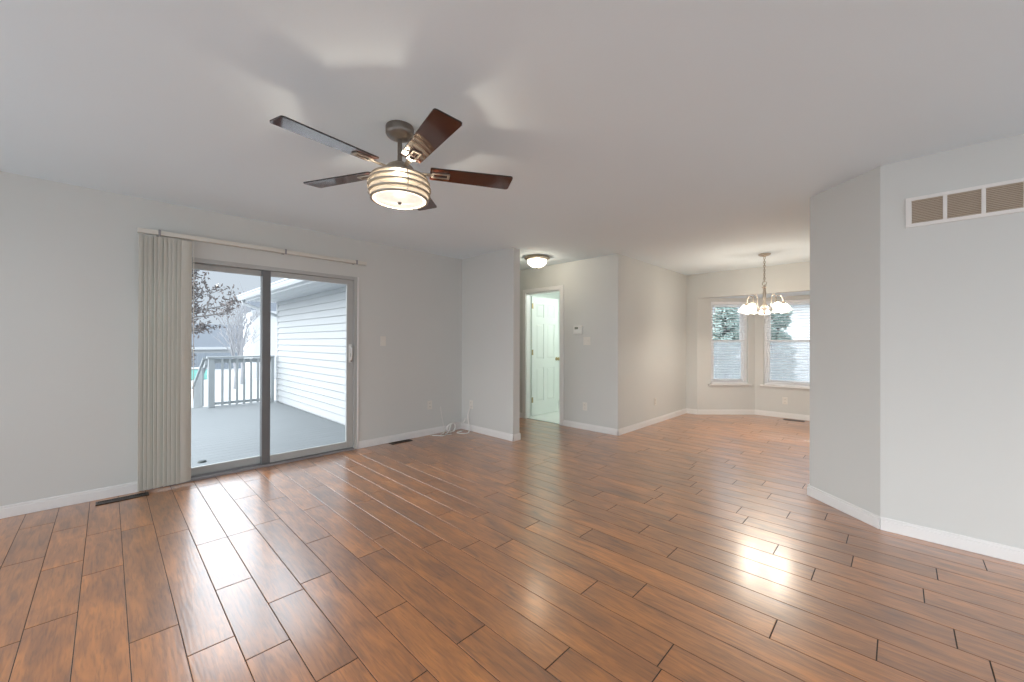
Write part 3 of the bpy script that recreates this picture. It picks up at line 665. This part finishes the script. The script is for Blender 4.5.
# loose cables in the corner
def catmull(P, n=6):
    P = [Vector(p) for p in P]; o = []
    for i in range(len(P)-1):
        p0, p1, p2, p3 = P[max(i-1, 0)], P[i], P[i+1], P[min(i+2, len(P)-1)]
        for q in range(n):
            t = q/n; o.append(0.5*((2*p1)+(p2-p0)*t+(2*p0-5*p1+4*p2-p3)*t*t+(-p0+3*p1-3*p2+p3)*t**3))
    o.append(P[-1]); return o
def cable(label, pts, r=0.0075, ends=True):
    o = catmull(pts); mb = MB(); mb.tube(o, r, 8)
    c = tag(mb.build('cable', M['cable'], smooth=True), label, 'cable', 'loose white cables')
    if ends:
        e, d = Vector(o[-1]), (Vector(o[-1])-Vector(o[-2])).normalized(); mb = MB(); mb.tube([e-d*0.004, e+d*0.022], 0.0075, 8); mb.build('connector', M['nickel'], c, smooth=True)
    return c
zc = 0.009
cable('white cable hanging from the partition outlet and looping onto the floor',
      [(-4.29, 3.565, 0.345), (-4.30, 3.545, 0.30), (-4.325, 3.54, 0.22), (-4.30, 3.53, 0.14), (-4.26, 3.51, 0.06), (-4.22, 3.47, zc), (-4.20, 3.40, zc), (-4.25, 3.35, zc), (-4.31, 3.34, zc), (-4.34, 3.39, zc), (-4.34, 3.44, zc)])
cable('white cable slung along the wall corner in a shallow arc',
      [(-4.37, 3.53, 0.17), (-4.40, 3.53, 0.12), (-4.43, 3.53, 0.10), (-4.47, 3.51, 0.10), (-4.488, 3.43, 0.10), (-4.485, 3.34, 0.08), (-4.47, 3.26, 0.02), (-4.43, 3.20, zc), (-4.40, 3.15, zc)])
ring_pts = []
for k in range(26):
    t = k/25*2*PI*2.2; rr_ = 0.062+0.006*math.sin(3*t)
    ring_pts.append((-4.43+0.35*rr_*math.cos(t)+0.02*k/25, 3.33+rr_*math.cos(t+0.5)*0.9, 0.068+rr_*0.95*math.sin(t+0.5)))
ring_pts += [(-4.40, 3.27, 0.03), (-4.38, 3.22, zc), (-4.36, 3.17, zc)]
cable('coiled white cable bundle leaning in the corner', ring_pts, 0.0085)
cable('short white cable lying along the left baseboard', [(-4.30, 3.24, zc), (-4.32, 3.18, zc), (-4.31, 3.10, zc), (-4.37, 3.05, zc), (-4.42, 3.01, zc)], 0.005)
cable('white cable hanging straight down the left wall', [(-4.497, 3.20, 0.36), (-4.495, 3.215, 0.25), (-4.488, 3.235, 0.14), (-4.47, 3.245, 0.05), (-4.42, 3.26, zc+0.004), (-4.37, 3.29, zc)], 0.0035, False)

# ------------------------------------------------------------------ outdoors
DKZ = -0.10
mb = MB(); y = -3.0
x = -4.67
while x > -10.1:
    mb.box(x-0.138, x, -3.0, 2.70, DKZ-0.035, DKZ); x -= 0.142
mb.box(-10.14, -10.10, -3.0, 2.7, -0.38, DKZ); mb.box(-10.1, -4.7, -3.04, -3.0, -0.38, DKZ)
tag(mb.build('deck', M['deck']), 'pale grey wooden deck outside the sliding door', 'deck', kind='structure')
mb = MB(); mb.box(-90, 40, -50, 90, -1.0, -0.8); tag(mb.build('ground', M['ground']), kind='structure')
cp = MB(); cp.lathe([(0.042, 0), (0.040, 0.010), (0.032, 0.018), (0.001, 0.022)], seg=24); tag(cp.build('rubber_disc', M['capm'], loc=(-5.56, 0.742, DKZ), smooth=True), 'small dark round disc lying on the deck near the door', 'disc')

# wing of the house with white siding, eave over the deck
wg = thing('house_wing', 'white lap-sided house wing with gutter and soffit beside the deck', 'building', (-7.4, 2.68, -0.8))
mb = MB(); x0, x1 = -10.0+7.4, -4.69+7.4; c = 0.125; z = DKZ+0.8+0.02
k = 0
while z < 2.13+0.8:
    z2 = min(z+c, 2.13+0.8); mb.prism([(0.0, z+0.013), (-0.024, z+0.010), (-0.006, z2), (0.0, z2)], x0, x1, T=Matrix(((0, 0, 1, 0), (1, 0, 0, 0), (0, 1, 0, 0), (0, 0, 0, 1)))); z = z2
mb.box(x0, x1, 0, 0.12, 0.0, 2.13+0.8); mb.box(x0, x0+0.12, 0.12, 3.0, 0.0, 2.13+0.8)
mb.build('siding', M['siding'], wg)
mb = MB(); mb.box(x0-0.02, x0+0.07, -0.024, 0.07, 0.7, 2.93); mb.build('corner_board', M['siding'], wg)
mb = MB(); xs = x0-0.17; ns = 4
for j in range(ns):
    mb.box(xs, x1, -0.60+j*0.15+0.004, -0.60+(j+1)*0.15-0.004, 2.93, 2.945)
mb.box(xs, x1, -0.60, 0.0, 2.945, 2.96); mb.build('soffit', M['soffit'], wg)
mb = MB(); mb.box(xs, x1, -0.62, -0.60, 2.90, 3.06); mb.build('fascia', M['soffit'], wg)
mb = MB(); Tg = Matrix(((0, 0, 1, 0), (1, 0, 0, 0), (0, 1, 0, 0), (0, 0, 0, 1)))
mb.prism([(-0.62, 2.93), (-0.70, 2.93), (-0.725, 2.97), (-0.725, 3.01), (-0.74, 3.015), (-0.74, 3.04), (-0.73, 3.04), (-0.73, 3.02), (-0.71, 3.01), (-0.69, 2.945), (-0.62, 2.945)], xs-0.02, x1, T=Tg); mb.build('gutter', M['soffit'], wg)
mb = MB(); mb.prism([(-0.68, 3.06), (-0.68, 3.08), (1.6, 4.0), (1.6, 3.9)], xs-0.05, -5.95+7.4, T=Tg); mb.prism([(1.6, 3.9), (1.6, 4.0), (3.7, 3.1), (3.7, 3.02)], xs-0.05, -5.95+7.4, T=Tg); mb.build('wing_roof', M['shingle'], wg)
mb = MB(); mb.prism([(0.0, 2.93), (3.0, 2.93), (1.5, 3.85)], x0, x0+0.05, T=Tg); mb.build('gable', M['siding'], wg)
mb = MB(); mb.tube([(xs+0.10, -0.66, 2.93), (xs+0.10, -0.64, 2.86), (xs+0.26, -0.30, 2.72), (x0-0.06, 0.06, 2.60), (x0-0.06, 0.08, 2.45), (x0-0.06, 0.08, 0.1)], 0.032, 8); mb.build('downspout', M['soffit'], wg)

# deck railing along the far edge
rl = thing('deck_railing', 'grey wooden deck railing with upright balusters at the far deck edge', 'railing', (-10.0, 2.05, DKZ))
ya, yb = 1.47-2.05, 2.60-2.05
mb = MB(); mb.box(-0.07, 0.07, ya-0.07, yb, 1.0, 1.038); mb.build('top_rail', M['deckrail'], rl, bevel=0.004)
mb = MB(); mb.box(-0.019, 0.019, ya, yb, 0.90, 0.985); mb.build('sub_rail', M['deckrail'], rl)
mb = MB(); mb.box(-0.019, 0.019, ya, yb, 0.05, 0.10); mb.build('bottom_rail', M['deckrail'], rl)
mb = MB(); mb.box(-0.045, 0.045, ya-0.045, ya+0.06, 0, 1.0); mb.build('post', M['deckrail'], rl, bevel=0.004)
mb = MB(); mb.box(-0.045, 0.045, yb-0.06, yb, 0, 1.0); mb.build('post', M['deckrail'], rl, bevel=0.004)
nb = 7
for k in range(nb):
    y = ya+0.06+(yb-ya-0.12)*(k+1)/(nb+1)
    mb = MB(); mb.box(0.019, 0.057, y-0.019, y+0.019, 0.03, 0.985); mb.build('baluster', M['deckrail'], rl)
# stairs going down beyond the deck
st = thing('deck_stairs', 'grey wooden steps going down off the far edge of the deck', 'stairs', (-10.14, 0.9, -0.8))
for k in range(3):
    mb = MB(); zt = 0.7-0.175*(k+1); mb.box(-0.28*(k+1)-0.02, -0.28*k, -0.5, 0.5, zt-0.035, zt); mb.build('tread', M['deck'], st)
for s_ in (-0.5, 0.46):
    mb = MB(); mb.prism([(0, 0.45), (0, 0.66), (-0.95, 0.07), (-0.95, 0.0), (-0.70, 0.0)], s_, s_+0.04, T=Matrix(((1, 0, 0, 0), (0, 0, 1, 0), (0, 1, 0, 0), (0, 0, 0, 1)))); mb.build('stringer', M['deckrail'], st)
sr = thing('stair_railing', 'sloping grey handrail of the steps, left of the deck railing', 'railing', (-10.1, 1.42, -0.8))
T = Matrix(((1, 0, 0, 0), (0, 0, 1, 0), (0, 1, 0, 0), (0, 0, 0, 1)))
mb = MB(); mb.prism([(-0.06, 1.68), (-0.06, 1.72), (-1.55, 0.99), (-1.55, 0.95)], -0.06, 0.06, T=T); mb.build('handrail', M['deckrail'], sr)
mb = MB(); mb.prism([(-0.06, 1.56), (-0.06, 1.66), (-1.55, 0.93), (-1.55, 0.83)], -0.02, 0.02, T=T); mb.build('sub_rail', M['deckrail'], sr)
mb = MB(); mb.box(-1.5, -1.41, -0.045, 0.045, 0.0, 1.0); mb.build('post', M['deckrail'], sr)
for k in range(8):
    x = -0.22-k*0.155; zt = 1.61+0.49*x
    mb = MB(); mb.box(x-0.019, x+0.019, -0.057, -0.021, zt-0.80, zt); mb.build('baluster', M['deckrail'], sr)

# neighbouring houses, fence
def house(name, label, x0, x1, y0, y1, zw, zr, wm, rm, over=0.3, axis='y', base_z=-0.8):
    cx, cy = (x0+x1)/2, (y0+y1)/2; h_ = thing(name, label, 'building', (cx, cy, base_z)); a, b = (x1-x0)/2, (y1-y0)/2; zw -= base_z; zr -= base_z
    mb = MB(); mb.box(-a, a, -b, b, 0, zw)
    k = 0.12
    while k < zw-0.1:
        mb.box(-a-0.012, a+0.012, -b-0.012, b+0.012, k, k+0.02); k += 0.16
    mb.build('walls', M[wm], h_)
    mb = MB()
    if axis == 'y':
        T_ = Matrix(((1, 0, 0, 0), (0, 0, 1, 0), (0, 1, 0, 0), (0, 0, 0, 1))); mb.prism([(-a-over, zw), (a+over, zw), (0, zr)], -b-over, b+over, T=T_)
        mb.box(a+over-0.02, a+over+0.03, -b-over, b+over, zw-0.16, zw+0.04, mi=1)
    else:
        T_ = Matrix(((0, 0, 1, 0), (1, 0, 0, 0), (0, 1, 0, 0), (0, 0, 0, 1))); mb.prism([(-b-over, zw), (b+over, zw), (0, zr)], -a-over, a+over, T=T_)
        mb.box(-a-over, a+over, -b-over-0.03, -b-over+0.02, zw-0.16, zw+0.04, mi=1)
    mb.build('roof', [M[rm], M['soffit']], h_)
    return h_
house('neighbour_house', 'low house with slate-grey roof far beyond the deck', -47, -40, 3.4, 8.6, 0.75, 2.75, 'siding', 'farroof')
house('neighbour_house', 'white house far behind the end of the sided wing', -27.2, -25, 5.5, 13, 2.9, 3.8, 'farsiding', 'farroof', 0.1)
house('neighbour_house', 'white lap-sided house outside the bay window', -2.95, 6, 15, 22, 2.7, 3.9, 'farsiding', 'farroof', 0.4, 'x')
fn = thing('yard_fence', 'grey board fence across the yard beyond the steps', 'fence', (-35, 5.5, -0.8))
mb = MB()
for k in range(46): mb.box(-0.02, 0.02, -2.9+k*0.15, -2.9+k*0.15+0.14, 0.04, 1.22)
mb.build('boards', M['fence'], fn)
for y in (-2.9, -0.7, 1.5, 3.7):
    mb = MB(); mb.box(-0.09, -0.02, y, y+0.09, 0, 1.30); mb.build('post', M['deckrail'], fn)
bn = thing('storage_bin', 'pale teal bin on the pale ground before the far fence', 'bin', (-27.0, 3.36, -0.8))
mb = MB(); mb.prism([(-0.40, -0.40), (0.40, -0.40), (0.40, 0.40), (-0.40, 0.40)], 0, 0.55); mb.build('body', M['teal'], bn, bevel=0.04)
mb = MB(); mb.prism([(-0.43, -0.43), (0.43, -0.43), (0.43, 0.43), (-0.43, 0.43)], 0.551, 0.62); mb.build('lid', M['siding'], bn, bevel=0.02)

# trees
def grow(mb, p, d, ln, r, lev, tips, spread=0.6, kids=3, upw=0.15):
    n = 4; pts = [p]; rs = [r]; q = Vector(p); dd = Vector(d).normalized()
    for k in range(n):
        dd = (dd+Vector((random.uniform(-.18, .18), random.uniform(-.18, .18), random.uniform(-.10, .18)))).normalized()
        q = q+dd*ln/n; pts.append(tuple(q)); rs.append(r*(1-0.45*(k+1)/n))
    mb.tube(pts, rs, 5 if lev < 2 else 6)
    tips += pts[2:]
    if lev <= 0: return
    for k in range(kids):
        b = Vector(pts[random.choice((2, 3, 4))]); ax = Vector((random.gauss(0, 1), random.gauss(0, 1), random.gauss(0, .6))).normalized()
        nd = (dd*(1-spread)+ax*spread+Vector((0, 0, upw))).normalized()
        grow(mb, tuple(b), nd, ln*random.uniform(.55, .8), r*0.55, lev-1, tips, spread, kids, upw)
def leaves(mb, cs, n, jit, size):
    for _ in range(n):
        c = Vector(random.choice(cs))+Vector((random.gauss(0, jit), random.gauss(0, jit), random.gauss(0, jit)))
        u = Vector((random.gauss(0, 1), random.gauss(0, 1), random.gauss(0, 1))).normalized(); v = u.orthogonal().normalized(); nn = u.cross(v)
        s_ = size*random.uniform(.6, 1.3)
        mb.face([c-u*s_, c-v*s_*0.45+nn*s_*0.12, c+u*s_*0.2+nn*s_*0.05]); mb.face([c-u*s_, c+u*s_, c-v*s_*0.4+nn*s_*0.14]); mb.face([c+u*s_, c-u*s_, c+v*s_*0.4+nn*s_*0.14])
random.seed(21)
tr = thing('leafy_tree', 'tree with dry brown leaves at the left edge of the glass door', 'tree', (-16.0, 1.15, -0.8))
mb = MB(); tips = []
mb.tube([(0, 0, 0), (0.05, 0.02, 1.2), (0, 0.08, 2.3), (0.04, 0.1, 3.6), (0, 0.1, 4.6)], [0.17, 0.14, 0.12, 0.09, 0.05], 10)
for z, dy, ln in ((1.9, 0.9, 0.6), (2.3, 0.9, 0.8), (2.7, 1.0, 1.25), (3.0, 0.9, 1.0), (3.3, 0.75, 0.6), (3.7, 0.8, 0.5), (4.0, 0.7, 0.5), (4.3, .5, .45), (2.2, -1, 1.2), (3.0, -1, 1.2), (3.8, -.9, 1.0)):
    grow(mb, (0, 0.1, z), (random.uniform(-.5, .5), dy, random.uniform(-.05, .2)), ln, 0.045, 2, tips, 0.5, 3, 0.05)
mb.build('trunk', M['bark'], tr, smooth=True)
mb = MB(); leaves(mb, tips, 2300, 0.08, 0.065); tag(mb.build('foliage', M['leaf'], tr), kind='stuff')
def bare_tree(label, loc, hgt, seed, kids=4):
    random.seed(seed)
    b = thing('bare_tree', label, 'tree', loc); mb = MB(); tips = []
    mb.tube([(0, 0, 0), (0.03, 0.03, hgt*.2), (0, 0, hgt*.38)], [hgt*.022, hgt*.018, hgt*.015], 8)
    for k in range(6): grow(mb, (0, 0, hgt*(.22+.03*k)), (random.uniform(-.33, .33), random.uniform(-.33, .33), 1), hgt*.34, hgt*.012, 3, tips, 0.38, kids, 0.2)
    mb.build('branches', M['twig'], b, smooth=True); return b
bare_tree('taller leafless tree beyond the deck railing, beside the white house', (-22.5, 4.50, -0.8), 4.0, 3, 3)
bare_tree('shorter leafless round tree before the slate-grey roof', (-20.5, 3.85, -0.8), 3.1, 5, 3)
def evergreen(label, loc, hgt, rad_, seed):
    random.seed(seed)
    e = thing('evergreen', label, 'tree', loc); mb = MB(); mb.tube([(0, 0, 0), (0, 0, hgt*.5), (0, 0, hgt*.96)], [0.07, 0.05, 0.012], 8)
    cs = []
    for k in range(150):
        z = hgt*(0.06+0.9*random.random()); a = random.uniform(0, 2*PI); r = rad_*(1-z/hgt)**0.45*random.uniform(0.75, 1.1)
        p = Vector((r*math.cos(a), r*math.sin(a), z)); mb.tube([(0, 0, z*0.96), tuple(p*0.6+Vector((0, 0, z*0.39))), tuple(p)], [0.014, 0.009, 0.004], 4)
        cs += [tuple(p*t+Vector((0, 0, z*(1-t)*0.97))) for t in (0.55, 0.75, 0.9, 1.0)]
    mb.build('trunk', M['bark'], e)
    mb = MB(); leaves(mb, cs, 4800, 0.05, 0.085); tag(mb.build('foliage', M['needle'], e), kind='stuff')
evergreen('evergreen outside the left bay window', (-3.35, 11.7, -0.8), 3.3, 0.60, 11)
evergreen('evergreen outside the back bay window, left of the white house', (-1.93, 10.5, -0.8), 3.05, 0.38, 12)
